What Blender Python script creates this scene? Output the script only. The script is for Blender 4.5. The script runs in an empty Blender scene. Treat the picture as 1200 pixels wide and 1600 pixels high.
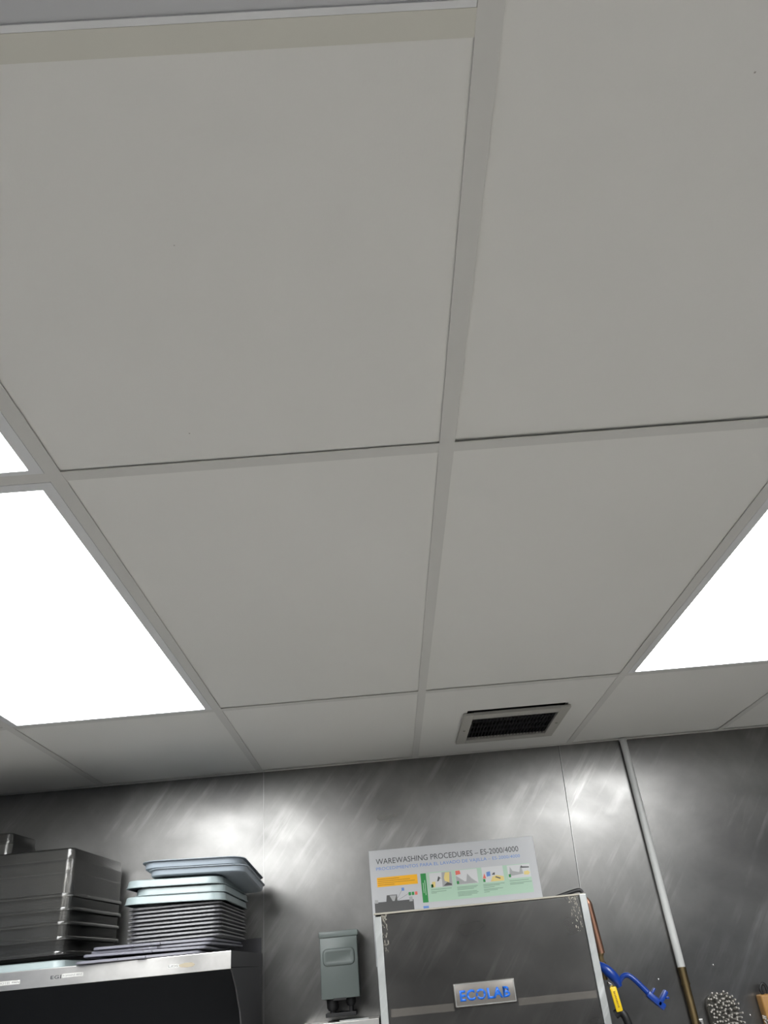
import bpy, bmesh, math, random
from mathutils import Vector, Matrix
random.seed(7)
S = bpy.context.scene
C = S.collection

# ------------------------------------------------------------------ camera
CAMZ = 1.70
cam_d = bpy.data.cameras.new('camera')
cam = bpy.data.objects.new('camera', cam_d)
C.objects.link(cam)
cam_d.sensor_fit = 'VERTICAL'
cam_d.sensor_height = 24.0
cam_d.lens = 1160.0 / 1600.0 * 24.0
cam_d.clip_start = 0.02
r_ = Vector((0.9963379, 0.01198243, -0.08465937))
u_ = Vector((0.07848485, -0.52102136, 0.84992757))
f_ = Vector((0.03392514, 0.85345953, 0.52005376))
m = Matrix((r_, u_, -f_)).transposed().to_4x4()
m.translation = Vector((0, 0, CAMZ))
cam.matrix_world = m
S.camera = cam

# ------------------------------------------------------------------ exposure, world
S.view_settings.view_transform = 'Standard'
S.view_settings.look = 'None'
S.view_settings.gamma = 1.0
S.view_settings.use_curve_mapping = False
S.view_settings.exposure = 1.85
S.cycles.transparent_max_bounces = 40
world = bpy.data.worlds.new('world')
S.world = world
world.use_nodes = True
world.node_tree.nodes['Background'].inputs[0].default_value = (0.6, 0.65, 0.7, 1)
world.node_tree.nodes['Background'].inputs[1].default_value = 0.0
LIGHT = 5.2          # radiance of the ceiling panels

# ------------------------------------------------------------------ materials
def mat(name, col, rough=0.5, metal=0.0, emit=None, estr=0.0, spec=0.5, coat=0.0):
    m = bpy.data.materials.new(name)
    m.use_nodes = True
    b = m.node_tree.nodes['Principled BSDF']
    b.inputs['Base Color'].default_value = (*col, 1)
    b.inputs['Roughness'].default_value = rough
    b.inputs['Metallic'].default_value = metal
    b.inputs['Specular IOR Level'].default_value = spec
    b.inputs['Coat Weight'].default_value = coat
    if emit:
        b.inputs['Emission Color'].default_value = (*emit, 1)
        b.inputs['Emission Strength'].default_value = estr
    return m

def nodes(m):
    nt = m.node_tree
    return nt, nt.nodes['Principled BSDF']

def noise(nt, scale, detail=4, rough=0.55, vec=None, dist=0.0):
    n = nt.nodes.new('ShaderNodeTexNoise')
    n.inputs['Scale'].default_value = scale
    n.inputs['Detail'].default_value = detail
    n.inputs['Roughness'].default_value = rough
    n.inputs['Distortion'].default_value = dist
    if vec is not None:
        nt.links.new(vec, n.inputs['Vector'])
    return n.outputs['Fac']

def ramp(nt, fac, stops):
    r = nt.nodes.new('ShaderNodeValToRGB')
    e = r.color_ramp.elements
    e[0].position, e[0].color = stops[0][0], (*stops[0][1], 1)
    e[1].position, e[1].color = stops[-1][0], (*stops[-1][1], 1)
    for p, c in stops[1:-1]:
        k = e.new(p)
        k.color = (*c, 1)
    nt.links.new(fac, r.inputs[0])
    return r.outputs[0]

def mapping(nt, scale=(1, 1, 1), rot=(0, 0, 0), turn_first=False):
    t = nt.nodes.new('ShaderNodeTexCoord')
    mp = nt.nodes.new('ShaderNodeMapping')
    mp.inputs['Scale'].default_value = scale
    mp.inputs['Rotation'].default_value = rot
    src = t.outputs['Object']
    if turn_first:
        m0 = nt.nodes.new('ShaderNodeMapping')
        m0.inputs['Rotation'].default_value = rot
        mp.inputs['Rotation'].default_value = (0, 0, 0)
        nt.links.new(src, m0.inputs[0])
        src = m0.outputs[0]
    nt.links.new(src, mp.inputs[0])
    return mp.outputs[0]

def mix(nt, a, b, fac, mode='MIX'):
    x = nt.nodes.new('ShaderNodeMix')
    x.data_type = 'RGBA'
    x.blend_type = mode
    for sock, v in ((x.inputs[6], a), (x.inputs[7], b)):
        if isinstance(v, tuple):
            sock.default_value = (*v, 1)
        else:
            nt.links.new(v, sock)
    if isinstance(fac, float):
        x.inputs[0].default_value = fac
    else:
        nt.links.new(fac, x.inputs[0])
    return x.outputs[2]

def bump(nt, b, h, strength, dist=0.001):
    n = nt.nodes.new('ShaderNodeBump')
    n.inputs['Strength'].default_value = strength
    n.inputs['Distance'].default_value = dist
    nt.links.new(h, n.inputs['Height'])
    nt.links.new(n.outputs[0], b.inputs['Normal'])

def grey(v):
    return (v, v, v)

ANX = 0
def steel(name, lo, hi, rlo, rhi, tint=(1, 1, 1), wave=0.25, scratch=0.5, aniso=0.0):
    """worn sheet steel: cloudy tone, diagonal scuffs, uneven gloss, slight waviness"""
    m = mat(name, (hi, hi, hi), rlo, 1.0)
    nt, b = nodes(m)
    v = mapping(nt)
    cloud = noise(nt, 2.6, 6, 0.62, v, 0.3)
    c1 = ramp(nt, cloud, [(0.32, tuple(lo * t for t in tint)), (0.68, tuple(hi * t for t in tint))])
    vs = mapping(nt, (9, 9, 0.9), (0, math.radians(-38), 0), True)
    sc = noise(nt, 3.2, 5, 0.62, vs, 0.0)
    sw_ = noise(nt, 3.0, 3, 0.6, mapping(nt, (1, 1, 1.3)), 0.0)
    scr = ramp(nt, sc, [(0.50, grey(0)), (0.80, grey(1))])
    scr = mix(nt, scr, ramp(nt, sw_, [(0.42, grey(0)), (0.66, grey(1))]), 1.0, 'MULTIPLY')
    c2 = mix(nt, c1, tuple(min(1, hi * 2.0) * t for t in tint), scr)
    fac = nt.nodes.new('ShaderNodeMix'); fac.data_type = 'RGBA'
    fac.inputs[0].default_value = scratch
    nt.links.new(c1, fac.inputs[6]); nt.links.new(c2, fac.inputs[7])
    nt.links.new(fac.outputs[2], b.inputs['Base Color'])
    v3 = mapping(nt, (1.2, 1.2, 2.0), (0, math.radians(-25), 0))
    rn = noise(nt, 3.5, 2, 0.5, v3, 0.0)
    rr = nt.nodes.new('ShaderNodeMapRange')
    rr.inputs[1].default_value = 0.2; rr.inputs[2].default_value = 0.8
    rr.inputs[3].default_value = rlo; rr.inputs[4].default_value = rhi
    nt.links.new(rn, rr.inputs[0])
    nt.links.new(rr.outputs[0], b.inputs['Roughness'])
    if aniso:
        b.inputs['Anisotropic'].default_value = aniso
        cx = nt.nodes.new('ShaderNodeCombineXYZ')
        cx.inputs[ANX].default_value = 1.0
        nt.links.new(cx.outputs[0], b.inputs['Tangent'])
    if wave:
        w = noise(nt, 1.5, 1, 0.4, mapping(nt, (1, 1, 1)))
        bump(nt, b, w, wave, 0.02)
    return m

M = {}
M['wall_steel'] = steel('worn wall steel', 0.165, 0.255, 0.26, 0.42, (1.0, 0.985, 0.96), 0.02, 0.6, 0.5)
M['wall_steel'].node_tree.nodes['Principled BSDF'].inputs['Metallic'].default_value = 0.94
M['hood_steel'] = steel('dull machine steel', 0.12, 0.17, 0.24, 0.36, (1.0, 0.98, 0.95), 0.03)
M['shelf_steel'] = steel('bright shelf steel', 0.52, 0.88, 0.28, 0.45, (1, 0.98, 0.95), 0.1, 0.3)
M['bracket_steel'] = mat('bracket steel', (0.13, 0.13, 0.14), 0.5, 1.0)
M['edge_metal'] = steel('scaled edge metal', 0.34, 0.55, 0.4, 0.6, (0.97, 1, 0.99), 0.1, 0.8)
M['lime'] = mat('lime scale', (0.34, 0.32, 0.27), 0.8)
M['badge_metal'] = mat('badge metal', (0.30, 0.28, 0.26), 0.4, 0.9)
M['seam'] = mat('dark seam backing', (0.02, 0.02, 0.02), 0.8)  # near-black backing visible in the joints between sheets
M['seam_trim'] = mat('seam trim', (0.34, 0.34, 0.33), 0.4, 1.0)

def tile_mat():
    m = mat('vinyl faced ceiling tile', (0.72, 0.72, 0.70), 0.55, spec=0.35)
    nt, b = nodes(m)
    n1 = noise(nt, 1.3, 3, 0.5, mapping(nt))
    c = ramp(nt, n1, [(0.3, (0.75, 0.745, 0.715)), (0.7, (0.775, 0.77, 0.745))])
    vo = nt.nodes.new('ShaderNodeTexVoronoi')
    vo.inputs['Scale'].default_value = 13.0
    nt.links.new(mapping(nt), vo.inputs['Vector'])
    sp = ramp(nt, vo.outputs['Distance'], [(0.010, grey(1)), (0.020, grey(0))])
    gate = ramp(nt, noise(nt, 23.0, 0, 0.5, mapping(nt)), [(0.56, grey(0)), (0.60, grey(1))])
    sg = mix(nt, sp, gate, 1.0, 'MULTIPLY')
    c2 = mix(nt, c, (0.30, 0.28, 0.25), sg)
    nt.links.new(c2, b.inputs['Base Color'])
    bump(nt, b, noise(nt, 420.0, 2, 0.5, mapping(nt)), 0.12, 0.0006)
    return m
M['tile'] = tile_mat()
M['tee'] = mat('white painted tee', (0.635, 0.63, 0.605), 0.5)
M['tee_beige'] = mat('beige painted tee', (0.64, 0.63, 0.565), 0.5)  # more yellow-beige than the other tees
M['plenum'] = mat('dark plenum', (0.02, 0.02, 0.02), 0.9)
M['light_frame'] = mat('light frame paint', (0.72, 0.73, 0.74), 0.35)
M['diffuser'] = mat('lit diffuser', (0.9, 0.9, 0.9), 0.5, emit=(0.985, 1.0, 1.0), estr=LIGHT)
M['unlit'] = mat('unlit grey diffuser', (0.50, 0.51, 0.53), 0.4)
M['vent_frame'] = mat('vent frame paint', (0.43, 0.42, 0.385), 0.5)
M['vent_slat'] = mat('dusty dark slat', (0.045, 0.045, 0.05), 0.7)
M['black'] = mat('black rubber', (0.012, 0.012, 0.013), 0.5)
M['screw'] = mat('dull screw', (0.3, 0.28, 0.25), 0.4, 1.0)
M['conduit'] = mat('white painted pipe', (0.52, 0.53, 0.52), 0.4)
M['brass'] = steel('aged brass', 0.20, 0.36, 0.3, 0.5, (1.0, 0.74, 0.38), 0, 0.2)
M['copper'] = steel('dull copper', 0.22, 0.36, 0.35, 0.55, (1.0, 0.55, 0.38), 0, 0.2)
M['blue'] = mat('blue plastic', (0.006, 0.042, 0.27), 0.3)
M['yellow'] = mat('yellow plastic sleeve', (0.85, 0.58, 0.01), 0.4)
M['yellow_print'] = mat('brown print', (0.30, 0.18, 0.02), 0.5)
M['switch'] = mat('grey green enamel', (0.135, 0.16, 0.154), 0.42)
M['sign'] = mat('sign sheet', (0.57, 0.575, 0.59), 0.22, spec=0.5, coat=0.6)
M['ink'] = mat('dark grey ink', (0.05, 0.05, 0.055), 0.4)
M['ink_blue'] = mat('blue ink', (0.13, 0.26, 0.60), 0.4)
M['ink_orange'] = mat('orange ink', (0.90, 0.45, 0.01), 0.4)
M['ink_brown'] = mat('brown ink', (0.42, 0.20, 0.01), 0.4)
M['ink_green'] = mat('green ink', (0.025, 0.26, 0.06), 0.4)
M['ink_pale'] = mat('pale green ink', (0.42, 0.60, 0.46), 0.4)
M['ink_text'] = mat('small green grey ink', (0.20, 0.30, 0.22), 0.4)
M['ink_photo'] = mat('photo grey ink', (0.38, 0.38, 0.38), 0.4)
M['ink_dark'] = mat('photo dark ink', (0.09, 0.09, 0.09), 0.4)
M['ink_light'] = mat('photo light ink', (0.62, 0.62, 0.62), 0.4)
M['ink_yellow'] = mat('photo yellow ink', (0.75, 0.60, 0.22), 0.4)
M['ink_red'] = mat('red ink', (0.75, 0.16, 0.12), 0.4)
M['logo_blue'] = mat('logo blue', (0.005, 0.12, 0.55), 0.4)
M['sticker'] = mat('white paper label', (0.50, 0.50, 0.48), 0.6)
M['old_glue'] = mat('old glue', (0.30, 0.26, 0.19), 0.8)
M['pale_tray'] = mat('pale blue green plastic', (0.235, 0.28, 0.285), 0.38)
M['blue_tray'] = mat('pale blue grey plastic', (0.24, 0.275, 0.31), 0.36)
M['flat_lid'] = mat('smoky flat lid', (0.14, 0.14, 0.165), 0.35)
M['wood'] = mat('varnished wood', (0.33, 0.17, 0.045), 0.45)
M['bristle'] = mat('grey nylon bristle', (0.36, 0.34, 0.31), 0.6)
M['brush_back'] = mat('dark brush block', (0.06, 0.058, 0.05), 0.6)
M['chrome'] = mat('chrome', (0.7, 0.7, 0.7), 0.2, 1.0)

def smoky(name, tint, body, opac, rough):
    m = mat(name, body, rough, spec=0.6)
    nt, b = nodes(m)
    out = nt.nodes['Material Output']
    tr = nt.nodes.new('ShaderNodeBsdfTransparent')
    tr.inputs[0].default_value = (*tint, 1)
    mx = nt.nodes.new('ShaderNodeMixShader')
    mx.inputs[0].default_value = opac
    nt.links.new(tr.outputs[0], mx.inputs[1])
    nt.links.new(b.outputs[0], mx.inputs[2])
    gl = nt.nodes.new('ShaderNodeBsdfGlossy')
    gl.inputs['Roughness'].default_value = rough
    gl.inputs['Color'].default_value = (0.62, 0.62, 0.62, 1)
    fr = nt.nodes.new('ShaderNodeFresnel')
    fr.inputs[0].default_value = 1.5
    m2 = nt.nodes.new('ShaderNodeMixShader')
    nt.links.new(fr.outputs[0], m2.inputs[0])
    nt.links.new(mx.outputs[0], m2.inputs[1])
    nt.links.new(gl.outputs[0], m2.inputs[2])
    nt.links.new(m2.outputs[0], out.inputs[0])
    v = mapping(nt)
    n1 = noise(nt, 5.0, 2, 0.5, v, 0.0)
    nt.links.new(ramp(nt, n1, [(0.35, tuple(c * 0.8 for c in body)), (0.7, tuple(min(1, c * 1.5) for c in body))]), b.inputs['Base Color'])
    return m
M['smoky'] = smoky('smoky clear box plastic', (0.95, 0.945, 0.93), (0.10, 0.10, 0.096), 0.12, 0.17)
M['smoky_lid'] = smoky('smoky clear lid plastic', (0.55, 0.55, 0.56), (0.085, 0.085, 0.094), 0.8, 0.42)

# ------------------------------------------------------------------ mesh helpers
def obj(name, bm, material, parent=None, smooth=False, loc=None):
    me = bpy.data.meshes.new(name)
    bmesh.ops.recalc_face_normals(bm, faces=bm.faces[:])
    if smooth:
        for f in bm.faces:
            f.smooth = True
        for e in bm.edges:
            if len(e.link_faces) == 2 and e.calc_face_angle(0) > math.radians(38):
                e.smooth = False
    bm.to_mesh(me)
    bm.free()
    me.materials.append(M[material] if isinstance(material, str) else material)
    o = bpy.data.objects.new(name, me)
    C.objects.link(o)
    if parent:
        o.parent = parent
    if loc:
        o.location = loc
    return o

def tag(o, label=None, cat=None, group=None, kind=None):
    if label: o['label'] = label
    if cat: o['category'] = cat
    if group: o['group'] = group
    if kind: o['kind'] = kind
    return o

def thing(name, label, cat, loc=(0, 0, 0), rot=(0, 0, 0), group=None):
    o = bpy.data.objects.new(name, None)
    o.empty_display_size = 0.05
    C.objects.link(o)
    o.location = loc
    o.rotation_euler = rot
    return tag(o, label, cat, group)

def BM():
    return bmesh.new()

def box(bm, x0, x1, y0, y1, z0, z1, bev=0.0, seg=2):
    r = bmesh.ops.create_cube(bm, size=1.0)
    vs = r['verts']
    for v in vs:
        v.co = Vector(((x0 + x1) / 2 + v.co.x * (x1 - x0), (y0 + y1) / 2 + v.co.y * (y1 - y0), (z0 + z1) / 2 + v.co.z * (z1 - z0)))
    if bev > 0:
        es = list({e for v in vs for e in v.link_edges})
        bmesh.ops.bevel(bm, geom=es, offset=bev, segments=seg, affect='EDGES', profile=0.5)
    return bm

def prism(bm, pts, axis, a, b):
    """polygon given in the plane across axis, pushed from a to b"""
    def P(p, t):
        if axis == 'x': return (t, p[0], p[1])
        if axis == 'y': return (p[0], t, p[1])
        return (p[0], p[1], t)
    v0 = [bm.verts.new(P(p, a)) for p in pts]
    v1 = [bm.verts.new(P(p, b)) for p in pts]
    bm.faces.new(v0); bm.faces.new(v1[::-1])
    n = len(pts)
    for i in range(n):
        bm.faces.new((v0[i], v0[(i + 1) % n], v1[(i + 1) % n], v1[i]))
    return bm

def tube(bm, pts, rads, n=16, cap=True):
    pts = [Vector(p) for p in pts]
    if not isinstance(rads, (list, tuple)):
        rads = [rads] * len(pts)
    rings = []
    prev = None
    for i, p in enumerate(pts):
        t = (pts[min(i + 1, len(pts) - 1)] - pts[max(i - 1, 0)]).normalized()
        if prev is None:
            a = t.orthogonal().normalized()
        else:
            a = (prev - t * prev.dot(t)).normalized()
        prev = a
        b = t.cross(a)
        rings.append([bm.verts.new(p + (a * math.cos(k * 2 * math.pi / n) + b * math.sin(k * 2 * math.pi / n)) * rads[i]) for k in range(n)])
    for r0, r1 in zip(rings, rings[1:]):
        for k in range(n):
            bm.faces.new((r0[k], r0[(k + 1) % n], r1[(k + 1) % n], r1[k]))
    if cap:
        bm.faces.new(rings[0][::-1]); bm.faces.new(rings[-1])
    return bm

def curve_pts(ctrl, n=8):
    """Catmull-Rom through the control points"""
    P = [Vector(p) for p in ctrl]
    P = [P[0] * 2 - P[1]] + P + [P[-1] * 2 - P[-2]]
    out = []
    for i in range(1, len(P) - 2):
        for k in range(n):
            t = k / n
            a, b, c, d = P[i - 1], P[i], P[i + 1], P[i + 2]
            out.append(0.5 * ((2 * b) + (c - a) * t + (2 * a - 5 * b + 4 * c - d) * t * t + (3 * b - a - 3 * c + d) * t ** 3))
    out.append(P[-2])
    return out

def rr_ring(w, d, r, n=6):
    pts = []
    for cx, cy, a0 in ((w / 2 - r, d / 2 - r, 0), (-w / 2 + r, d / 2 - r, 90), (-w / 2 + r, -d / 2 + r, 180), (w / 2 - r, -d / 2 + r, 270)):
        for k in range(n + 1):
            a = math.radians(a0 + 90 * k / n)
            pts.append((cx + r * math.cos(a), cy + r * math.sin(a)))
    return pts

def shell(bm, w, d, r, prof, cx=0, cy=0, n=6):
    """rounded rectangle rings lofted through (offset, z); both ends capped"""
    rings = []
    for off, z in prof:
        rr = max(0.003, r + off)
        rings.append([bm.verts.new((cx + x, cy + y, z)) for x, y in rr_ring(w + 2 * off, d + 2 * off, rr, n)])
    for a, b in zip(rings, rings[1:]):
        k = len(a)
        for i in range(k):
            bm.faces.new((a[i], a[(i + 1) % k], b[(i + 1) % k], b[i]))
    bm.faces.new(rings[0]); bm.faces.new(rings[-1][::-1])
    return bm

def text(name, body, x0, x1, z0, z1, y, material, parent, bold=0.0, extr=0.0004, slope=0.0):
    """raised lettering facing -Y, fitted to the rectangle x0..x1, z0..z1 (cap height)"""
    cu = bpy.data.curves.new('lettering', 'FONT')
    cu.body = body
    cu.size = 1.0
    cu.offset = bold
    cu.resolution_u = 3
    cu.space_character = 1.12 if bold else 1.0
    tmp = bpy.data.objects.new('lettering_source', cu)
    C.objects.link(tmp)
    dg = bpy.context.evaluated_depsgraph_get()
    me = bpy.data.meshes.new_from_object(tmp.evaluated_get(dg))
    bpy.data.objects.remove(tmp)
    xs = [v.co.x for v in me.vertices]; ys = [v.co.y for v in me.vertices]
    ax, bx, ay, by = min(xs), max(xs), min(ys), max(ys)
    bm = BM()
    bm.from_mesh(me)
    for v in bm.verts:
        fx = (v.co.x - ax) / (bx - ax); fz = (v.co.y - ay) / (by - ay)
        v.co = Vector((x0 + fx * (x1 - x0), y, z0 + fz * (z1 - z0) + slope * fx))
    r = bmesh.ops.extrude_face_region(bm, geom=bm.faces[:])
    for v in [g for g in r['geom'] if isinstance(g, bmesh.types.BMVert)]:
        v.co.y -= extr
    return obj(name, bm, material, parent)

def copy_tree(o, parent=None):
    c = o.copy()
    C.objects.link(c)
    if parent:
        c.parent = parent
    for ch in list(o.children):
        copy_tree(ch, c)
    return c

# ------------------------------------------------------------------ room
YW = 3.008
CZ = 2.387
XL, XR, YB = -1.76, 2.40, -2.4
W = 0.6096
X0 = 0.1461
RY = [0.3285, 0.9473, 2.1805]                  # rows of cross tees
def struct(name, bm, material, parent=None, smooth=False):
    o = obj(name, bm, material, parent, smooth)
    if not parent:
        o['kind'] = 'structure'
    return o

M['floor'] = mat('quarry tile', (0.20, 0.12, 0.09), 0.45)
nt, b = nodes(M['floor'])
br = nt.nodes.new('ShaderNodeTexBrick')
br.offset = 0.0
br.inputs['Color1'].default_value = (0.60, 0.57, 0.53, 1)
br.inputs['Color2'].default_value = (0.56, 0.535, 0.50, 1)
br.inputs['Mortar'].default_value = (0.10, 0.09, 0.08, 1)
br.inputs['Scale'].default_value = 1.0
br.inputs['Mortar Size'].default_value = 0.004
br.inputs['Brick Width'].default_value = 0.15
br.inputs['Row Height'].default_value = 0.15
nt.links.new(mapping(nt), br.inputs['Vector'])
nt.links.new(br.outputs['Color'], b.inputs['Base Color'])
M['frp'] = mat('white wall panel', (0.16, 0.16, 0.165), 0.4)
M['far_wall'] = mat('grey wall panel', (0.07, 0.08, 0.10), 0.4)
struct('floor', box(BM(), XL, XR, YB, YW, -0.05, 0.0), 'floor')
struct('wall_left', box(BM(), XL - 0.08, XL, YB, YW + 0.08, 0, 2.75), 'far_wall')
struct('wall_right', box(BM(), XR, XR + 0.08, YB, YW + 0.08, 0, 2.75), 'far_wall')
struct('wall_front', box(BM(), XL - 0.08, XR + 0.08, YB - 0.08, YB, 0, 2.75), 'frp')

# steel clad wall: sheets with a thin dark joint between them
joints = [-1.75, -0.4515, None, 1.93]
bm = BM()
box(bm, XL - 0.02, XR + 0.02, YW + 0.004, YW + 0.08, 0, 2.75)
wall = struct('wall_back', bm, 'seam')
def sheet(xl0, xl1, xr0, xr1, dy):
    """x at floor / ceiling for each side; dy bows the sheet a little"""
    bm = BM()
    zs = [0, 2.45]
    a = [bm.verts.new((xl0, YW + dy[0], 0)), bm.verts.new((xr0, YW + dy[1], 0)), bm.verts.new((xr1, YW + dy[1], 2.45)), bm.verts.new((xl1, YW + dy[0], 2.45))]
    bb = [bm.verts.new((v.co.x, YW + 0.006, v.co.z)) for v in a]
    bm.faces.new(a); bm.faces.new(bb[::-1])
    for i in range(4):
        bm.faces.new((a[i], a[(i + 1) % 4], bb[(i + 1) % 4], bb[i]))
    return bm
g = 0.0012
struct('steel_sheet', sheet(XL, XL, -0.4515 - g, -0.4515 - g, (0, 0)), 'wall_steel', wall)
struct('steel_sheet', sheet(-0.4515 + g, -0.4515 + g, 0.592 - g, 0.721 - g, (0, 0)), 'wall_steel', wall)
struct('steel_sheet', sheet(0.592 + g, 0.721 + g, 1.93 - g, 1.93 - g, (0, 0)), 'wall_steel', wall)
struct('steel_sheet', sheet(1.93 + g, 1.93 + g, XR, XR, (0, 0)), 'wall_steel', wall)
struct('joint_strip', box(BM(), -0.4525, -0.4500, YW - 0.0008, YW + 0.002, 0, 2.40), 'seam_trim', wall)
bm = BM()
prism(bm, [(0.5905, 0.0), (0.5925, 0.0), (0.7215, 2.40), (0.7195, 2.40)], 'y', YW - 0.0008, YW + 0.002)
struct('joint_strip', bm, 'seam_trim', wall)
# small studs and a smudge on the right hand sheet
for x, z in ((1.094, 1.608), (0.895, 1.583), (1.172, 1.458)):
    bm = BM()
    bmesh.ops.create_uvsphere(bm, u_segments=12, v_segments=8, radius=0.0035)
    bmesh.ops.translate(bm, verts=bm.verts[:], vec=(x, YW, z))
    obj('screw', bm, 'chrome', wall, True)

# ceiling: slab above, tee grid below, tiles as parts
bm = BM(); box(bm, XL, XR, YB, YW, CZ + 0.33, CZ + 0.36)
ceiling = struct('ceiling', bm, 'plenum')
F = 0.0115
cols = [X0 + n * W for n in range(-4, 5)]
cols_in = [x for x in cols if XL + 0.02 < x < XR - 0.02]
rows_all = [RY[1] - k * 1.2192 for k in (2, 1, 0)] + [RY[2]]
rows_all = [y for y in rows_all if y > YB + 0.05]
xedges = [XL] + cols_in + [XR]
def cross_tee(a, c, y, material):
    bm = BM()
    box(bm, a + (F if a > XL else 0), c - (F if c < XR else 0), y - 0.012, y + 0.012, CZ, CZ + 0.0012)
    box(bm, a + F, c - F, y - 0.001, y + 0.001, CZ + 0.0006, CZ + 0.03)
    obj('cross_tee', bm, material, ceiling)
for y in rows_all:
    for a, c in zip(xedges, xedges[1:]):
        cross_tee(a, c, y, 'tee')
cross_tee(X0 - W, X0, RY[0], 'tee_beige')
for x in cols_in:
    bm = BM()
    box(bm, x - 0.012, x + 0.012, YB, YW, CZ - 0.0004, CZ + 0.0010)
    box(bm, x - 0.001, x + 0.001, YB, YW, CZ + 0.0004, CZ + 0.03)
    obj('main_tee', bm, 'tee', ceiling)
bm = BM()
box(bm, XL, XR, YW - 0.022, YW, CZ - 0.0008, CZ + 0.0006)
obj('wall_angle', bm, 'tee', ceiling)

def tile(x0, x1, y0, y1, hole=None, gap=0.0022):
    """lay-in tile; its far edge rides a little above the tee"""
    bm = BM()
    z0 = CZ + 0.0015
    e = 0.004
    xa, xb, ya, yb = x0 + e, x1 - e, y0 + e, y1 - e
    if hole:
        hx0, hx1, hy0, hy1 = hole
        box(bm, xa, hx0, ya, yb, z0, z0 + 0.012)
        box(bm, hx1, xb, ya, yb, z0, z0 + 0.012)
        box(bm, hx0, hx1, ya, hy0, z0, z0 + 0.012)
        box(bm, hx0, hx1, hy1, yb, z0, z0 + 0.012)
    else:
        box(bm, xa, xb, ya, yb, z0, z0 + 0.012)
        for v in bm.verts:
            v.co.z += gap * max(0, (v.co.y - ya) / (yb - ya)) + 0.0010
    return obj('ceiling_tile', bm, 'tile', ceiling)

lamps = []
ys = [YB] + rows_all + [YW]
lamp_cells = {(-2, 3): 'large lit ceiling light at the left, the bigger of the two left lights',
              (-2, 2): 'lit ceiling light cut to a small triangle at the left edge of the photo',
              (1, 3): 'lit ceiling light at the right side of the ceiling, beyond the vent',
              (2, 1): 'lit ceiling light behind the viewer on the right'}  # last cell: unseen light added to lift the bounce onto the ceiling
for (xa, xb) in zip(xedges, xedges[1:]):
    n = round((xa - X0) / W)
    for k, (ya, yb) in enumerate(zip(ys, ys[1:])):
        if (n, k) in lamp_cells and xa > XL:
            lamps.append((xa, xb, ya, yb, lamp_cells[(n, k)], True))
            continue
        if n == -1 and k == 2:
            lamps.append((xa, xb, ya, RY[0], 'unlit grey ceiling panel with a white rim at the top left corner of the photo', False))
            tile(xa, xb, RY[0], yb, None, 0.0012)
            continue
        hole = (0.305, 0.642, 2.424, 2.785) if (n == 0 and k == 4) else None
        tile(xa, xb, ya, yb, hole, 0.0036 if (n == 0 and k == 2) else random.uniform(0.0006, 0.0014))

for xa, xb, ya, yb, lab, lit in lamps:
    cx, cy = (xa + xb) / 2, (ya + yb) / 2
    t = thing('ceiling_light', lab, 'ceiling light', (cx, cy, CZ))
    hw, hd = (xb - xa) / 2 - 0.0125, (yb - ya) / 2 - 0.0125
    rim = 0.020 if lit else 0.012
    z0 = -0.0005
    bm = BM()
    box(bm, -hw, -hw + rim, -hd, hd, z0, 0.012)
    box(bm, hw - rim, hw, -hd, hd, z0, 0.012)
    box(bm, -hw + rim, hw - rim, -hd, -hd + rim, z0, 0.012)
    box(bm, -hw + rim, hw - rim, hd - rim * 0.5, hd, z0, 0.012)
    box(bm, -hw, hw, -hd, hd, 0.012, 0.07)
    obj('frame', bm, 'light_frame', t)
    obj('diffuser', box(BM(), -hw + rim, hw - rim, -hd + rim, hd - rim * 0.5, 0.002, 0.006), 'diffuser' if lit else 'unlit', t)

# ------------------------------------------------------------------ ceiling vent
v = thing('ceiling_vent', 'dirty off-white ceiling vent with a black slatted grille near the steel wall', 'vent', (0.4715, 2.624, CZ))
bm = BM()
ox, oy, ix, iy = 0.180, 0.182, 0.145, 0.135
zt = -0.010
box(bm, -ox, -ix, -oy, oy, zt, 0.0, 0.002)
box(bm, ix, ox, -oy, oy, zt, 0.0, 0.002)
box(bm, -ix, ix, -oy, -iy, zt, 0.0)
box(bm, -ix, ix, iy, oy, zt, 0.0)
obj('frame', bm, 'vent_frame', v)
gr = obj('grille', box(BM(), -ix + 0.001, ix - 0.001, -iy + 0.001, iy - 0.001, 0.045, 0.05), 'black', v)
bm = BM()
for k in range(24):
    x = -ix + 0.008 + k * (2 * ix - 0.016) / 23
    prism(bm, [(x - 0.003, -0.006), (x - 0.002, -0.006), (x + 0.004, 0.008), (x + 0.003, 0.008)], 'y', -iy, iy)
for k in range(3):
    y = -iy + (k + 1) * 2 * iy / 4
    box(bm, -ix, ix, y - 0.001, y + 0.001, -0.002, 0.004)
obj('slats', bm, 'vent_slat', v)
bm = BM()
box(bm, -ix - 0.006, -ix, -iy, iy, 0, 0.045); box(bm, ix, ix + 0.006, -iy, iy, 0, 0.045)
box(bm, -ix, ix, -iy - 0.006, -iy, 0, 0.045); box(bm, -ix, ix, iy, iy + 0.006, 0, 0.045)
obj('duct_collar', bm, 'black', v)
for sx in (-1, 1):
    bm = BM()
    bmesh.ops.create_uvsphere(bm, u_segments=10, v_segments=6, radius=0.005)
    bmesh.ops.scale(bm, verts=bm.verts[:], vec=(1, 1, 0.5))
    bmesh.ops.translate(bm, verts=bm.verts[:], vec=(sx * 0.163, 0.0, zt))
    obj('screw', bm, 'screw', v, True)

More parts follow.
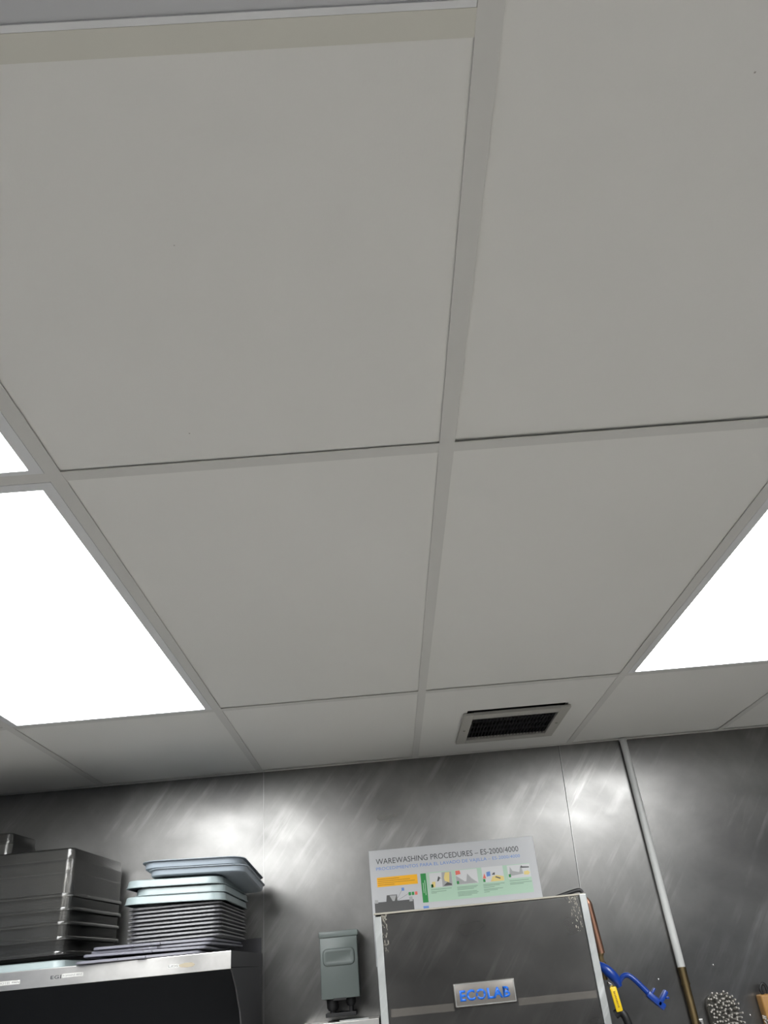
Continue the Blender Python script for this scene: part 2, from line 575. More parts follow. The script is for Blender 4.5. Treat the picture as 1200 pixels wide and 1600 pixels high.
# ------------------------------------------------------------------ conduit and brass pipe
p = thing('wall_pipe', 'white painted pipe running down the steel wall to a bronze lower length', 'pipe', (0, 0, 0))
px = lambda z: 0.971 + (2.39 - z) * 0.0085
yy = YW - 0.018
obj('painted_pipe', tube(BM(), [(px(z), yy, z) for z in (2.386, 2.0, 1.612)], 0.0135, 20), 'conduit', p, True)
bm = BM()
tube(bm, [(px(1.612), yy, 1.612), (px(1.603), yy, 1.603)], 0.0145, 20)
tube(bm, [(px(1.603), yy, 1.603), (px(1.566), yy, 1.566)], 0.0135, 20)
tube(bm, [(px(1.566), yy, 1.566), (px(1.560), yy, 1.560)], 0.0150, 20)
obj('coupling', bm, 'brass', p, True)
obj('bronze_pipe', tube(BM(), [(px(z), yy, z) for z in (1.560, 1.2, 0.9)], 0.0125, 20), 'brass', p, True)
obj('ceiling_collar', tube(BM(), [(px(2.386), yy, 2.386), (px(2.38), yy, 2.380)], 0.0165, 20), 'conduit', p, True)

# ------------------------------------------------------------------ sign
s = thing('wall_sign', 'white bilingual warewashing procedures sign on the steel wall behind the dishwasher', 'sign', (0, 0, 0))
YS = 3.0
sheet_o = obj('sign_sheet', box(BM(), -0.0625, 0.550, YS, YW, 1.700, 2.067, 0.001, 1), 'sign', s)
def flat(name, x0, x1, z0, z1, material, parent, y=YS, t=0.0004):
    return obj(name, box(BM(), x0, x1, y - t, y + 0.0002, z0, z1), material, parent)
text('title_lettering', 'WAREWASHING PROCEDURES \u2013 ES-2000/4000', -0.038, 0.490, 2.019, 2.0375, YS, 'ink', s)
text('subtitle_lettering', 'PROCEDIMIENTOS PARA EL LAVADO DE VAJILLA \u2013 ES-2000/4000', -0.039, 0.492, 1.9955, 2.0095, YS, 'ink_blue', s)
o = flat('notice_box', -0.039, 0.108, 1.9445, 1.9755, 'ink_orange', s)
bm = BM()
for k, (a, c) in enumerate(((0, 0.55), (0, 0.83), (0, 0.95), (0, 0.42))):
    z = 1.9695 - k * 0.0062
    box(bm, -0.036, -0.036 + 0.141 * c, YS - 0.0007, YS - 0.0003, z - 0.0010, z + 0.0006)
obj('print_lines', bm, 'ink_brown', o)
o = flat('green_strip', 0.120, 0.140, 1.8815, 1.9755, 'ink_green', s)
bm = BM()
for x, za, zb in ((0.127, 1.912, 1.945), (0.1335, 1.905, 1.953)):
    box(bm, x - 0.0012, x + 0.0012, YS - 0.0007, YS - 0.0003, za, zb)
obj('print_lines', bm, 'ink_pale', o)
flat('blue_strip', 0.1195, 0.139, 1.80, 1.8705, 'ink_blue', s)
flat('pale_green_panel', 0.142, 0.5215, 1.8815, 1.977, 'ink_pale', s)
bm = BM()
for x0, rowsl in ((0.153, ((1.920, .075), (1.913, .055), (1.909, .02))), (0.248, ((1.920, .075), (1.916, .07), (1.912, .06), (1.904, .07), (1.900, .075), (1.896, .07), (1.892, .05))),
                  (0.343, ((1.920, .078), (1.916, .06), (1.911, .04), (1.905, .07), (1.901, .05), (1.896, .02))), (0.440, ((1.924, .07), (1.917, .08), (1.913, .05)))):
    for z, w in rowsl:
        box(bm, x0, x0 + w, YS - 0.0008, YS - 0.0003, z - 0.0008, z + 0.0008)
obj('print_lines', bm, 'ink_text', s)
def poly(name, pts, material, parent, y=YS - 0.0006, t=0.0003):
    bm = BM(); prism(bm, pts, 'y', y - t, y); return obj(name, bm, material, parent)
# four small photographs
ph = flat('printed_photo', 0.152, 0.234, 1.926, 1.974, 'ink_light', s, t=0.0007)
poly('photo_patch', [(0.196, 1.9265), (0.233, 1.9265), (0.233, 1.9735), (0.197, 1.9735)], 'ink_photo', ph, YS - 0.0009)
poly('photo_patch', [(0.206, 1.945), (0.222, 1.938), (0.226, 1.972), (0.210, 1.972), (0.204, 1.955)], 'ink_yellow', ph, YS - 0.0013)
poly('photo_patch', [(0.157, 1.927), (0.170, 1.927), (0.172, 1.945), (0.160, 1.945)], 'ink_yellow', ph, YS - 0.0013)
poly('photo_patch', [(0.178, 1.945), (0.184, 1.946), (0.190, 1.955), (0.196, 1.952), (0.184, 1.962)], 'ink_dark', ph, YS - 0.0013)
poly('photo_patch', [(0.200, 1.929), (0.230, 1.929), (0.230, 1.934), (0.215, 1.940)], 'ink_dark', ph, YS - 0.0013)
ph = flat('printed_photo', 0.247, 0.327, 1.928, 1.975, 'ink_light', s, t=0.0007)
poly('photo_patch', [(0.248, 1.929), (0.326, 1.929), (0.304, 1.945), (0.290, 1.962), (0.284, 1.937), (0.278, 1.937), (0.248, 1.958)], 'ink_photo', ph, YS - 0.0009)
poly('photo_patch', [(0.248, 1.960), (0.266, 1.962), (0.264, 1.974), (0.248, 1.974)], 'ink_red', ph, YS - 0.0009)
ph = flat('printed_photo', 0.344, 0.422, 1.927, 1.977, 'ink_light', s, t=0.0007)
poly('photo_patch', [(0.372, 1.928), (0.421, 1.928), (0.421, 1.942), (0.395, 1.948), (0.380, 1.944)], 'ink_yellow', ph, YS - 0.0009)
poly('photo_patch', [(0.360, 1.945), (0.374, 1.947), (0.374, 1.962), (0.360, 1.960)], 'ink_blue', ph, YS - 0.0009)
poly('photo_patch', [(0.345, 1.940), (0.357, 1.940), (0.352, 1.957)], 'ink_red', ph, YS - 0.0009)
poly('photo_patch', [(0.379, 1.950), (0.390, 1.949), (0.391, 1.957), (0.384, 1.956)], 'ink_dark', ph, YS - 0.0011)
poly('photo_patch', [(0.390, 1.941), (0.408, 1.934), (0.409, 1.938), (0.393, 1.944)], 'ink_dark', ph, YS - 0.0013)
ph = flat('printed_photo', 0.438, 0.521, 1.932, 1.975, 'ink_light', s, t=0.0007)
poly('photo_patch', [(0.448, 1.970), (0.456, 1.956), (0.480, 1.950), (0.486, 1.968), (0.490, 1.970), (0.494, 1.944), (0.450, 1.940), (0.444, 1.948)], 'ink_photo', ph, YS - 0.0009)
poly('photo_patch', [(0.486, 1.964), (0.494, 1.963), (0.518, 1.962), (0.518, 1.966), (0.494, 1.968), (0.490, 1.972)], 'ink_dark', ph, YS - 0.0013)
poly('photo_patch', [(0.496, 1.941), (0.512, 1.939), (0.519, 1.946), (0.512, 1.953), (0.497, 1.951)], 'ink_yellow', ph, YS - 0.0011)
for x, z in ((0.155, 1.927), (0.249, 1.930), (0.345, 1.9285), (0.440, 1.936)):
    flat('step_number_square', x, x + 0.008, z, z + 0.010, 'ink_green', s, t=0.0016)
# machine drawing
mc = flat('machine_drawing', -0.053, 0.087, 1.800, 1.896, 'ink_dark', s)
poly('drawn_hood', [(-0.012, 1.890), (-0.008, 1.916), (0.029, 1.916), (0.029, 1.890)], 'ink_dark', mc)
poly('drawn_hood_opening', [(0.002, 1.914), (0.027, 1.914), (0.019, 1.896), (0.012, 1.896)], 'ink_photo', mc, YS - 0.0010)
poly('drawn_post', [(-0.052, 1.893), (-0.040, 1.893), (-0.040, 1.903), (-0.052, 1.905)], 'ink_photo', mc)
poly('drawn_post', [(0.072, 1.890), (0.084, 1.890), (0.084, 1.905), (0.072, 1.905)], 'ink_photo', mc)
bm = BM()
def line(bm, x0, z0, x1, z1, w=0.0004, y=YS - 0.0006):
    d = Vector((x1 - x0, 0, z1 - z0)).normalized(); n = Vector((-d.z, 0, d.x)) * w
    prism(bm, [(x0 + n.x, z0 + n.z), (x1 + n.x, z1 + n.z), (x1 - n.x, z1 - n.z), (x0 - n.x, z0 - n.z)], 'y', y - 0.0003, y)
line(bm, 0.030, 1.904, 0.048, 1.928); line(bm, 0.030, 1.897, 0.070, 1.915)
obj('pointer_lines', bm, 'ink_dark', s)
flat('number_square', 0.047, 0.0565, 1.926, 1.936, 'ink_blue', s)
flat('number_square', 0.071, 0.0800, 1.909, 1.9195, 'ink_green', s)
flat('number_square', 0.0825, 0.0915, 1.909, 1.9195, 'ink_green', s)
flat('number_square', 0.094, 0.1030, 1.909, 1.9195, 'ink_red', s)

# ------------------------------------------------------------------ dishwasher
d = thing('dishwasher', 'tall dark stainless steel box dishwasher with a blue lettered badge', 'dishwasher', (0.27, 2.77, 0))
def L(bm, x0, x1, y0, y1, z0, z1, bev=0.0):       # world coordinates into the dishwasher's frame
    return box(bm, x0 - 0.27, x1 - 0.27, y0 - 2.77, y1 - 2.77, z0, z1, bev)
obj('hood', L(BM(), -0.046, 0.590, 2.556, 2.985, 0.88, 1.837, 0.003), 'hood_steel', d)
obj('front_door', L(BM(), -0.028, 0.575, 2.540, 2.556, 0.90, 1.832, 0.002), 'hood_steel', d)
bm = BM(); L(bm, -0.050, -0.028, 2.534, 2.560, 0.88, 1.828, 0.002); obj('guide_rail', bm, 'edge_metal', d)
bm = BM(); L(bm, 0.575, 0.5965, 2.534, 2.985, 0.88, 1.836, 0.002); obj('guide_rail', bm, 'edge_metal', d)
bm = BM(); L(bm, -0.050, 0.592, 2.538, 2.552, 1.833, 1.838, 0.001); obj('top_edge', bm, 'lime', d)
lime = [BM(), BM()]
random.seed(3)
for k in range(120):
    t = random.random() ** 2.5
    x = (0.570 - 0.03 * random.random() if k % 2 else -0.030 + 0.018 * random.random()) 
    z = 1.830 - 0.10 * t
    w = random.uniform(0.0004, 0.0013); h = random.uniform(0.0006, 0.0035)
    L(lime[k % 2], x - w, x + w, 2.5397, 2.5405, z - h, z + h)
for bm in lime:
    obj('lime_deposit', bm, 'lime', d)
bg = obj('badge', box(BM(), 0.163 - 0.27, 0.341 - 0.27, 2.531 - 2.77, 2.541 - 2.77, 1.582, 1.640, 0.004, 3), 'badge_metal', d, True)
bm = BM()
for (a, b_, c, e) in ((0.166, 0.338, 1.6365, 1.638), (0.166, 0.338, 1.584, 1.5855), (0.166, 0.1675, 1.5855, 1.6365), (0.3365, 0.338, 1.5855, 1.6365)):
    L(bm, a, b_, 2.5300, 2.532, c, e)
obj('badge_rim', bm, 'edge_metal', bg)
text('badge_lettering', 'ECOLAB', 0.179 - 0.27, 0.323 - 0.27, 1.5955, 1.6225, 2.531 - 2.77, 'logo_blue', bg, bold=0.038, extr=0.0008)
bm = BM()
ocx, ocz = 0.2365 - 0.27, 1.609
for ang in (35, 145):
    dx, dz = math.cos(math.radians(ang)), math.sin(math.radians(ang))
    line(bm, ocx - dx * 0.013, ocz - dz * 0.013, ocx + dx * 0.013, ocz + dz * 0.013, 0.0013, 2.5297 - 2.77)
obj('badge_cross', bm, 'badge_metal', bg)
M['smear'] = steel('smeared residue', 0.125, 0.175, 0.4, 0.55, (1.0, 0.94, 0.86), 0, 0.3)
for a in ((-0.020, 0.160, 2.5396, 2.5401, 1.575, 1.594), (0.345, 0.570, 2.5396, 2.5401, 1.572, 1.590)):
    bm = BM(); L(bm, *a); obj('residue_band', bm, 'smear', d)
for x in (-0.04, 0.55):
    for y in (2.57, 2.94):
        bm = BM(); L(bm, x, x + 0.035, y, y + 0.035, 0, 0.9)
        obj('leg', bm, 'bracket_steel', d)
obj('wash_tank', L(BM(), -0.02, 0.56, 2.56, 2.98, 0.35, 0.88, 0.004), 'hood_steel', d)
bm = BM()
tube(bm, curve_pts([(0.530, 2.72, 1.840), (0.565, 2.72, 1.848), (0.600, 2.72, 1.855), (0.622, 2.72, 1.857), (0.629, 2.72, 1.848)], 5), 0.0060, 10)
h = obj('black_cable', bm, 'black', None, True)
tag(h, 'short black cable poking above the back right corner of the dishwasher', 'cable')

# ------------------------------------------------------------------ copper pipe, valve, hose
yp = 2.90
c = thing('copper_pipe', 'dull copper pipe behind the right edge of the dishwasher', 'pipe', (0, 0, 0))
pts = curve_pts([(0.645, yp + 0.02, 1.838), (0.665, yp + 0.01, 1.842), (0.681, yp, 1.828), (0.685, yp, 1.80), (0.693, yp, 1.675)], 6)
obj('bent_pipe', tube(BM(), pts, 0.0125, 18), 'copper', c, True)
bm = BM()
tube(bm, [(0.6895, yp, 1.677), (0.6898, yp, 1.668)], [0.0125, 0.0095], 18)
tube(bm, [(0.6898, yp, 1.668), (0.690, yp, 1.650)], 0.0085, 8)
tube(bm, [(0.690, yp, 1.650), (0.690, yp, 1.640)], 0.0125, 6)
tube(bm, [(0.690, yp, 1.640), (0.689, yp, 1.600)], 0.008, 16)
obj('brass_fitting', bm, 'brass', c, True)

hk = thing('hose_hook', 'bright blue plastic hose hook sticking out right of the dishwasher', 'hook', (0, 0, 0))
yb = 2.88
bm = BM()
band = curve_pts([(0.672, yb, 1.645), (0.690, yb - 0.012, 1.630), (0.712, yb - 0.016, 1.604), (0.722, yb - 0.012, 1.580)], 6)
for a in (0, 1):
    pass
tube(bm, band, [0.010 + 0.006 * math.sin(math.pi * i / (len(band) - 1)) for i in range(len(band))], 14)
obj('clamp', bm, 'blue', hk, True)
arm = curve_pts([(0.722, yb - 0.012, 1.588), (0.738, yb - 0.02, 1.606), (0.756, yb - 0.025, 1.607), (0.775, yb - 0.03, 1.590), (0.798, yb - 0.035, 1.562), (0.815, yb - 0.04, 1.540)], 6)
obj('arm', tube(BM(), arm, [0.0072 + 0.0022 * i / (len(arm) - 1) for i in range(len(arm))], 14), 'blue', hk, True)
bm = BM()
def obox(bm, c0, ax, w, l, t, bev=0.002):
    """box centred at c0, long axis ax (in the xz plane)"""
    n0 = len(bm.verts)
    tmp = BM(); box(tmp, -l / 2, l / 2, -t / 2, t / 2, -w / 2, w / 2, bev, 2)
    ang = math.atan2(ax[1], ax[0])
    R = Matrix.Rotation(-ang, 4, 'Y')
    for v_ in tmp.verts:
        v_.co = R @ v_.co + Vector(c0)
    me = bpy.data.meshes.new('tmp'); tmp.to_mesh(me); tmp.free(); bm.from_mesh(me); bpy.data.meshes.remove(me)
D = (0.72, -0.70); N = (0.70, 0.72)
obox(bm, (0.821, yb - 0.04, 1.534), D, 0.020, 0.062, 0.024, 0.005)
obox(bm, (0.815, yb - 0.04, 1.556), N, 0.006, 0.030, 0.018, 0.002)
obox(bm, (0.842, yb - 0.04, 1.538), N, 0.013, 0.052, 0.024, 0.003)
obox(bm, (0.859, yb - 0.04, 1.538), (1, 0), 0.006, 0.010, 0.012, 0.001)
obj('jaw', bm, 'blue', hk, True)

vh = thing('valve_handle', 'small yellow sleeved valve handle hanging beside the dishwasher edge', 'valve handle', (0, 0, 0))
bm = BM()
obox(bm, (0.702, 2.862, 1.547), (0.10, -1.0), 0.022, 0.068, 0.007, 0.0035)
obj('sleeve', bm, 'yellow', vh, True)
bm = BM()
for k in range(10):
    obox(bm, (0.6995 + k * 0.0005, 2.858, 1.567 - k * 0.0045), (1.0, 0.1), 0.0022 if k % 3 else 0.003, 0.005, 0.0012, 0)
obj('print_marks', bm, 'yellow_print', vh)
bm = BM()
tube(bm, [(0.693, 2.89, 1.588), (0.697, 2.866, 1.582)], 0.006, 12)
obj('stem', bm, 'chrome', vh, True)
bm = BM()
tube(bm, curve_pts([(0.693, 2.88, 1.505), (0.710, 2.875, 1.512), (0.722, 2.87, 1.495), (0.727, 2.87, 1.455), (0.722, 2.87, 1.38), (0.70, 2.87, 1.2)], 8), 0.0125, 16)
tag(obj('rubber_hose', bm, 'black', None, True), 'black rubber hose curling down below the yellow valve handle', 'hose')

# ------------------------------------------------------------------ safety switch
sw = thing('safety_switch', 'grey green metal electrical switch box mounted on the steel wall', 'switch box', (-0.182, 2.955, 1.72))
def Lw(bm, x0, x1, y0, y1, z0, z1, bev=0.0, seg=2):
    return box(bm, x0 + 0.182, x1 + 0.182, y0 - 2.955, y1 - 2.955, z0 - 1.72, z1 - 1.72, bev, seg)
obj('enclosure', Lw(BM(), -0.246, -0.120, 2.912, YW - 0.001, 1.624, 1.812, 0.002), 'switch', sw)
cov = obj('cover', Lw(BM(), -0.2465, -0.1205, 2.901, 2.9125, 1.6225, 1.7985, 0.003), 'switch', sw, True)
bm = BM()
shell(bm, 0.104, 0.048, 0.014, [(0.002, 0.0), (-0.001, 0.0045), (-0.006, 0.0058), (-0.009, 0.0048), (-0.012, 0.0035)])
for v_ in bm.verts:
    x, y, z = v_.co
    v_.co = Vector((x - 0.184 + 0.182, 2.9012 - 2.955 - z, y + 1.740 - 1.72))
obj('embossed_panel', bm, 'switch', cov, True)
obj('rain_cap', Lw(BM(), -0.2485, -0.1165, 2.897, YW - 0.001, 1.7985, 1.8165, 0.003), 'switch', sw, True)
bm = BM()
Lw(bm, -0.208, -0.165, 2.900, 2.915, 1.6175, 1.6245, 0.001)
obj('latch', bm, 'black', sw)
for x, zb, r in ((-0.213, 1.590, 0.019), (-0.152, 1.600, 0.016)):
    bm = BM()
    tube(bm, [(x + 0.182, -0.018, 1.626 - 1.72), (x + 0.182, -0.018, zb + 0.008 - 1.72), (x + 0.182, -0.018, zb - 1.72)], [r, r, r * 0.75], 16)
    tube(bm, [(x + 0.182, -0.018, zb - 1.72), (x + 0.182, -0.018, 1.574 - 1.72)], r * 0.5, 12)
    obj('conduit_connector', bm, 'black', sw, True)
bm = BM()
Lw(bm, -0.236, -0.135, 2.915, YW - 0.001, 1.5725, 1.584, 0.002)
o = obj('mounting_plate', bm, 'black', sw)

cb = thing('steel_cabinet', 'small bright stainless steel cabinet edge below the switch box, left of the dishwasher', 'cabinet', (-0.18, 2.94, 0.9))
obj('cabinet_body', box(BM(), -0.132 + 0.004, 0.116, -0.058, 0.066, -0.88, 0.655), 'shelf_steel', cb)
obj('top_rim', box(BM(), -0.1335, 0.118, -0.064, 0.066, 0.615, 0.6605, 0.0015), 'shelf_steel', cb)
obj('spill_strip', box(BM(), -0.010, 0.085, -0.060, -0.045, 0.6605, 0.6645, 0.0008), 'edge_metal', cb)

# ------------------------------------------------------------------ shelf
sh = thing('wall_shelf', 'stainless steel wall shelf with paper labels stuck on its bright front lip', 'shelf', (-0.456, YW, 1.775))
def Ls(bm, x0, x1, y0, y1, z0, z1, bev=0.0):
    return box(bm, x0 + 0.456, x1 + 0.456, y0 - YW, y1 - YW, z0 - 1.775, z1 - 1.775, bev)
SF = 2.43
obj('shelf_top', Ls(BM(), XL + 0.004, -0.458, SF + 0.002, YW - 0.002, 1.7715, 1.774), 'shelf_steel', sh)
obj('front_lip', Ls(BM(), XL + 0.004, -0.456, SF, SF + 0.003, 1.7305, 1.7745, 0.001), 'shelf_steel', sh)
obj('end_lip', Ls(BM(), -0.459, -0.456, SF + 0.003, YW - 0.002, 1.735, 1.7745), 'bracket_steel', sh)
obj('back_upstand', Ls(BM(), XL + 0.004, -0.458, YW - 0.006, YW - 0.001, 1.774, 1.822), 'bracket_steel', sh)
for bx in (-0.462, XL + 0.004):
    bm = BM()
    prism(bm, [(2.440, 1.733), (2.470, 1.722), (2.53, 1.685), (2.60, 1.625), (2.66, 1.54), (2.72, 1.45), (2.99, 1.40), (YW - 0.002, 1.40), (YW - 0.002, 1.735)], 'x', bx, bx + 0.004)
    for v_ in bm.verts:
        v_.co -= Vector((-0.456, YW, 1.775))
    obj('bracket', bm, 'bracket_steel', sh)
M['shelf_shade'] = mat('painted shelf shade', (0.016, 0.018, 0.022), 0.5)
obj('shade_panel', Ls(BM(), XL + 0.009, -0.464, YW - 0.006, YW - 0.001, 1.25, 1.770), 'shelf_shade', sh)  # near-black sheet added on the wall to paint the shade under the shelf
def label(x0, x1, z0, z1, body, tx0=None):
    o = obj('paper_label', Ls(BM(), x0, x1, SF - 0.0004, SF + 0.0005, z0, z1), 'sticker', sh)
    text('label_lettering', body, (tx0 if tx0 is not None else x0 + 0.002) + 0.456, x1 - 0.002 + 0.456, z0 + 0.0022 - 1.775, z1 - 0.0022 - 1.775, SF - 0.0004 - YW, 'ink', o, extr=0.0002)
label(-0.9255, -0.868, 1.7485, 1.7575, 'ROMAINE BINS')
label(-1.115, -1.041, 1.7440, 1.7535, 'IC HOTEL PAN')
text('worn_lettering', 'EGI', -0.957 + 0.456, -0.928 + 0.456, 1.7475 - 1.775, 1.7560 - 1.775, SF - YW, 'ink', sh, bold=0.02, extr=0.0002)
bm = BM()
prism(bm, [(-0.603, 1.7515), (-0.585, 1.7555), (-0.566, 1.7550), (-0.556, 1.7500), (-0.562, 1.7450), (-0.580, 1.7440), (-0.597, 1.7460)], 'y', SF - 0.0004, SF + 0.0002)
for v_ in bm.verts: v_.co -= Vector((-0.456, YW, 1.775))
obj('glue_patch', bm, 'old_glue', sh)
o = obj('paper_label', Ls(BM(), -0.632, -0.602, SF - 0.0004, SF + 0.0005, 1.7455, 1.7545), 'sticker', sh)
text('label_lettering', 'LIDS', -0.630 + 0.456, -0.604 + 0.456, 1.7475 - 1.775, 1.7530 - 1.775, SF - 0.0004 - YW, 'ink', o, extr=0.0002)

# ------------------------------------------------------------------ clear food boxes, upside down and nested
BH = 0.148
def food_box(name, w, dd, h):
    t = thing(name, None, 'food box')
    bm = BM()
    shell(bm, w, dd, 0.028, [(-0.012, h - 0.000), (-0.0055, h - 0.004), (-0.0045, h - 0.012), (-0.0040, h - 0.030), (-0.0008, h - 0.034), (-0.0004, 0.010),
                             (-0.0016, 0.0100), (-0.0020, h - 0.034), (-0.0055, h - 0.032), (-0.0060, h - 0.012), (-0.0075, h - 0.0055), (-0.013, h - 0.003)], n=8)
    obj('body', bm, 'smoky', t, True)
    bm = BM()
    prof = [(-0.0005, 0.010), (0.0065, 0.0095), (0.0080, 0.0065), (0.0080, 0.000), (0.0062, 0.000), (0.0062, 0.0055), (-0.0005, 0.0085)]
    rings = [[bm.verts.new((x, y, z)) for x, y in rr_ring(w + 2 * o_, dd + 2 * o_, 0.028 + o_, 8)] for o_, z in prof]
    for a, b_ in zip(rings, rings[1:] + rings[:1]):
        k = len(a)
        for i in range(k):
            bm.faces.new((a[i], a[(i + 1) % k], b_[(i + 1) % k], b_[i]))
    obj('rim', bm, 'smoky', t, True)
    return t
bw, bd = 0.64, 0.435
byaw = math.radians(-2.5)
proto = food_box('food_box', bw, bd, 0.137)
zs = [1.9605, 1.9225, 1.8855, 1.8460, 1.8085]
names = ['topmost of the stack of large smoky clear food boxes, turned upside down on the shelf',
         'second smoky clear food box from the top of the left stack',
         'middle smoky clear food box of the five in the left stack',
         'fourth smoky clear food box from the top of the left stack',
         'lowest smoky clear food box of the left stack, above the pale tray']
for i, (z, lab) in enumerate(zip(zs, names)):
    o = proto if i == 0 else copy_tree(proto)
    jig = [0, 0.002, -0.002, 0.001, -0.003][i]
    o.location = (-0.948 - bw / 2 + jig, 2.512 + bd / 2 - jig, z)
    o.rotation_euler = (0, 0, byaw)
    tag(o, lab, 'food box', 'smoky food boxes stacked upside down on the shelf')
small = food_box('food_box', 0.32, 0.20, 0.085)
small.location = (-1.245 - 0.16, 2.70 + 0.10, 2.1085)
small.rotation_euler = (0, 0, math.radians(-3))
tag(small, 'small dark clear food box standing on top of the left stack at the photo edge', 'food box')

# ------------------------------------------------------------------ shallow trays (upside down)
def tray(bm, w, dd, h, r=0.035, flange=0.010):
    shell(bm, w, dd, r, [(-0.012, h), (-0.006, h - 0.0006), (-0.0025, h - 0.003), (0.0, 0.0030), (flange - 0.001, 0.0026), (flange, 0.0018), (flange, 0.0010),
                         (flange - 0.001, 0.000), (-0.003, 0.000), (-0.005, h - 0.008), (-0.014, h - 0.005)], n=8)
    return bm
def put_tray(name, label_, w, dd, h, fr, yaw=0, roll=0, pitch=0, material='pale_tray', group=None, flange=0.003, cat='tray', r=0.045, up=False):
    """fr = front right lower corner in the world"""
    bm = BM(); tray(bm, w, dd, h, r, flange)
    if up:                                         # open side up
        for v_ in bm.verts:
            v_.co.z = h - v_.co.z
    bmesh.ops.translate(bm, verts=bm.verts[:], vec=(-w / 2, dd / 2, 0))
    o = obj(name, bm, material, None, True)
    o.location = fr
    o.rotation_euler = (math.radians(pitch), math.radians(roll), math.radians(yaw))
    return tag(o, label_, cat, group)
G = 'pale shallow trays on the right stack'
put_tray('shallow_tray', 'pale blue green shallow tray lying under the stack of smoky food boxes', 0.64, 0.43, 0.021, (-0.957, 2.50, 1.7750), -2, r=0.03)
put_tray('shallow_tray', 'lowest pale tray of the right stack, directly on the ribbed smoky lids', 0.300, 0.50, 0.0215, (-0.486, 2.462, 1.9085), 1.5, 1.6, 0.2, group=G)
put_tray('shallow_tray', 'second pale tray from the bottom of the right stack, set slightly inward', 0.270, 0.50, 0.0215, (-0.488, 2.468, 1.9310), 1.0, 1.6, 0.2, group=G)
put_tray('shallow_tray', 'middle pale tray of the right stack, front right shaded by the trays above', 0.290, 0.49, 0.0215, (-0.496, 2.462, 1.9535), 0.5, 1.6, 0.2, group=G)
put_tray('shallow_tray', 'second tray from the top of the right stack, shifted right and tilted back', 0.290, 0.46, 0.020, (-0.425, 2.455, 1.9790), 1.0, 1.8, -3.0, 'blue_tray', G, 0.006, up=True)
put_tray('shallow_tray', 'topmost pale blue grey tray of the right stack with a dark top rim', 0.300, 0.45, 0.0215, (-0.438, 2.465, 2.0010), 0.5, 1.8, -3.0, 'blue_tray', G, 0.008, up=True)

# ------------------------------------------------------------------ ribbed smoky lids
def ribbed_lid():
    t = thing('smoky_ribbed_lid', None, 'tray')
    w, dd = 0.262, 0.480
    bm = BM()
    shell(bm, w, dd, 0.022, [(-0.010, 0.0100), (-0.003, 0.0096), (0.0, 0.0082), (0.0006, 0.0050), (0.0040, 0.0046), (0.0045, 0.0036), (0.0040, 0.0028), (-0.001, 0.0026), (-0.006, 0.0000), (-0.03, 0.0000)], n=5)
    bmesh.ops.translate(bm, verts=bm.verts[:], vec=(-w / 2, dd / 2, 0))
    obj('plate', bm, 'smoky_lid', t, True)
    bm = BM(); box(bm, -w - 0.011, -w + 0.001, 0.02, 0.07, 0.0030, 0.0062, 0.001)
    obj('finger_tab', bm, 'smoky_lid', t)
    return t
lid = ribbed_lid()
order = ['topmost', 'second from the top', 'third from the top', 'fourth from the top', 'fifth from the top', 'fourth from the bottom', 'third from the bottom', 'second from the bottom', 'lowest']
for k in range(9):
    o = lid if k == 0 else copy_tree(lid)
    o.location = (-0.498 + random.uniform(-0.002, 0.002), 2.475 + random.uniform(-0.002, 0.002), 1.8985 - k * 0.01045)
    o.rotation_euler = (0, 0, math.radians(1.0 + random.uniform(-0.4, 0.4)))
    tag(o, 'smoky ribbed lid, %s of nine stacked below the pale trays' % order[k], 'tray', 'smoky ribbed lids in the right stack')

# flat lids lying loose at the bottom
def flat_lid():
    t = thing('loose_flat_lid', None, 'sheet')
    w, dd = 0.345, 0.50
    bm = BM()
    shell(bm, w, dd, 0.02, [(-0.004, 0.0078), (0.0, 0.0068), (0.0005, 0.0015), (-0.003, 0.0)], n=5)
    bmesh.ops.translate(bm, verts=bm.verts[:], vec=(-w / 2, dd / 2, 0))
    obj('plate', bm, 'flat_lid', t, True)
    obj('finger_tab', box(BM(), -0.175, -0.150, -0.006, 0.006, 0.0, 0.006, 0.0015), 'flat_lid', t)
    obj('finger_tab', box(BM(), -0.235, -0.227, -0.003, 0.003, 0.001, 0.005, 0.001), 'flat_lid', t)
    return t
fl = flat_lid()
fl_labels = ['uppermost loose flat grey lid under the ribbed lids', 'second loose flat grey lid under the ribbed lids',
             'third loose flat grey lid, second from the bottom of the right stack', 'lowest loose flat grey lid lying directly on the shelf']
for k, (x, y, z, yw, rl) in enumerate(((-0.512, 2.450, 1.8050, 0.5, 0.5), (-0.520, 2.450, 1.7960, -1.0, 0.5), (-0.530, 2.440, 1.7860, 2.5, 0.9), (-0.545, 2.436, 1.7755, 4.0, 0.0))):
    o = fl if k == 0 else copy_tree(fl)
    o.location = (x, y, z)
    o.rotation_euler = (0, math.radians(rl), math.radians(yw))
    tag(o, fl_labels[k], 'sheet', 'loose flat lids at the foot of the right stack')

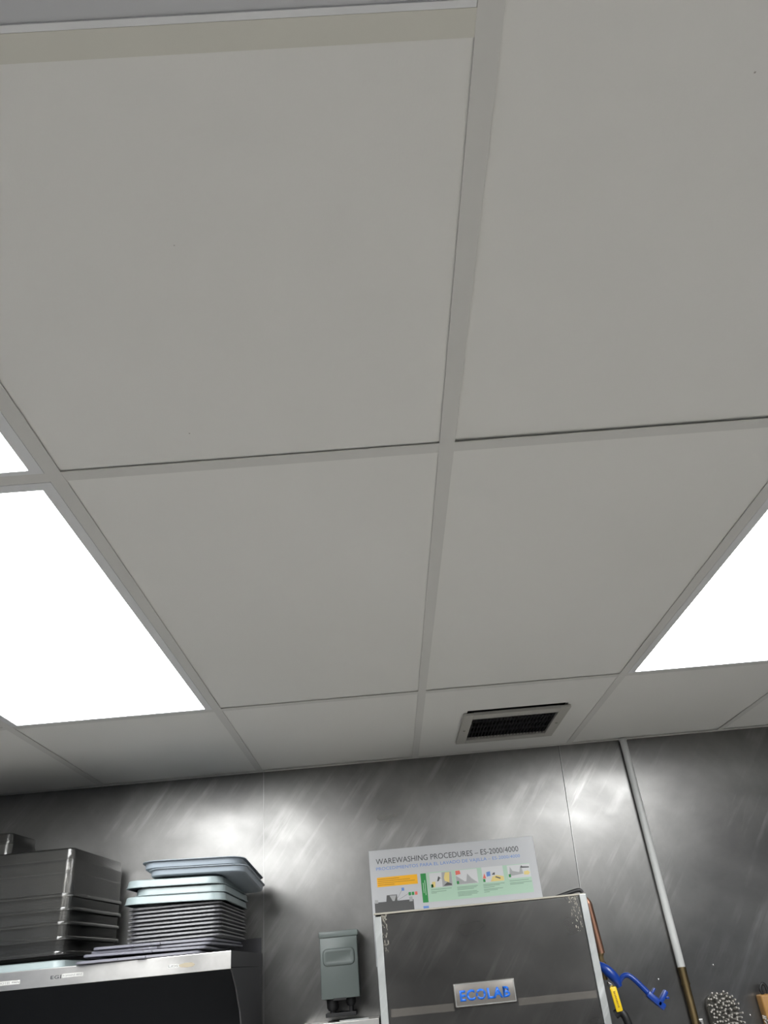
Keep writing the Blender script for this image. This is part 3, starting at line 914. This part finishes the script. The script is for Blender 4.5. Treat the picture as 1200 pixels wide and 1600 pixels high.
# ------------------------------------------------------------------ brushes on the right
def brush(name, label_, x0, x1, z0, z1, block, round_top=0.02):
    t = thing(name, label_, 'brush', ((x0 + x1) / 2, YW - 0.03, z0))
    w, hh = x1 - x0, z1 - z0
    bm = BM()
    shell(bm, w, hh, round_top, [(-0.003, 0.0), (0.0, -0.003), (0.0, -0.020), (-0.003, -0.023)], n=6)
    for v_ in bm.verts:
        x, y, z = v_.co
        v_.co = Vector((x, z + 0.028, y + hh / 2))
    obj('block', bm, block, t, True)
    bm = BM()
    nx = int(w / 0.0100); nz = int(hh / 0.0105)
    for i in range(nx):
        for j in range(nz):
            x = -w / 2 + 0.006 + (w - 0.012) * (i + 0.5 * (j % 2) * 0.9) / (nx - 0.5)
            z = 0.006 + (hh - 0.012) * j / (nz - 1)
            cx_ = min(abs(x), w / 2); lim = round_top * 0.9
            ax_, az_ = abs(x) - (w / 2 - lim), abs(z - hh / 2) - (hh / 2 - lim)
            if ax_ > 0 and az_ > 0 and ax_ * ax_ + az_ * az_ > (lim - 0.004) ** 2:
                continue
            x += random.uniform(-0.0022, 0.0022); z += random.uniform(-0.0028, 0.0028)
            sx, sz = random.uniform(-0.003, 0.003) + x * 0.10, random.uniform(-0.003, 0.003) + (z - hh / 2) * 0.10
            tube(bm, [(x, 0.006, z), (x + sx * 0.6, -0.010, z + sz * 0.6), (x + sx, -0.022, z + sz)], [0.0018, 0.0022, 0.0030], 6)
    obj('bristles', bm, 'bristle', t, True)
    return t
b1 = brush('scrub_brush', 'grey bristled scrub brush hanging on the steel wall at the lower right', 1.035, 1.135, 1.36, 1.528, 'brush_back', 0.038)
b1.rotation_euler = (0, math.radians(-4), 0)
bmx = BM(); box(bmx, -0.008, 0.008, 0.026, 0.029, 0.05, 0.09); obj('hanging_plate', bmx, 'chrome', b1)
b2 = thing('wooden_brush', 'golden brown wooden brush block cut off by the right edge of the photo', 'brush', (1.25, YW - 0.03, 1.40))
obj('block', box(BM(), -0.045, 0.06, -0.020, 0.025, -0.02, 0.113, 0.006, 3), 'wood', b2, True)
bm = BM(); tube(bm, curve_pts([(-0.028, 0.0, 0.110), (-0.032, 0.0, 0.128), (-0.022, 0.0, 0.142), (-0.012, 0.0, 0.136), (-0.010, 0.0, 0.112)], 5), 0.005, 10)
obj('hanging_loop', bm, 'black', b2, True)
bm = BM()
random.seed(11)
for k in range(60):
    x = random.uniform(-0.056, -0.030); z = random.uniform(-0.02, 0.055)
    tube(bm, [(x * 0.8, -0.004, z), (x - 0.004, -0.024, z + random.uniform(-0.003, 0.003))], [0.0015, 0.0024], 5)
obj('bristles', bm, 'bristle', b2, True)
hb = thing('hook_plate', 'small grey wall hook plate with a dark hole beside the bronze pipe', 'hook', (0.993, YW - 0.004, 1.42))
obj('plate', box(BM(), -0.016, 0.016, -0.003, 0.003, -0.04, 0.042, 0.002), 'shelf_steel', hb)
bm = BM(); tube(bm, [(0.002, -0.0035, 0.030), (0.002, -0.002, 0.030)], 0.006, 16); obj('hole', bm, 'black', hb)
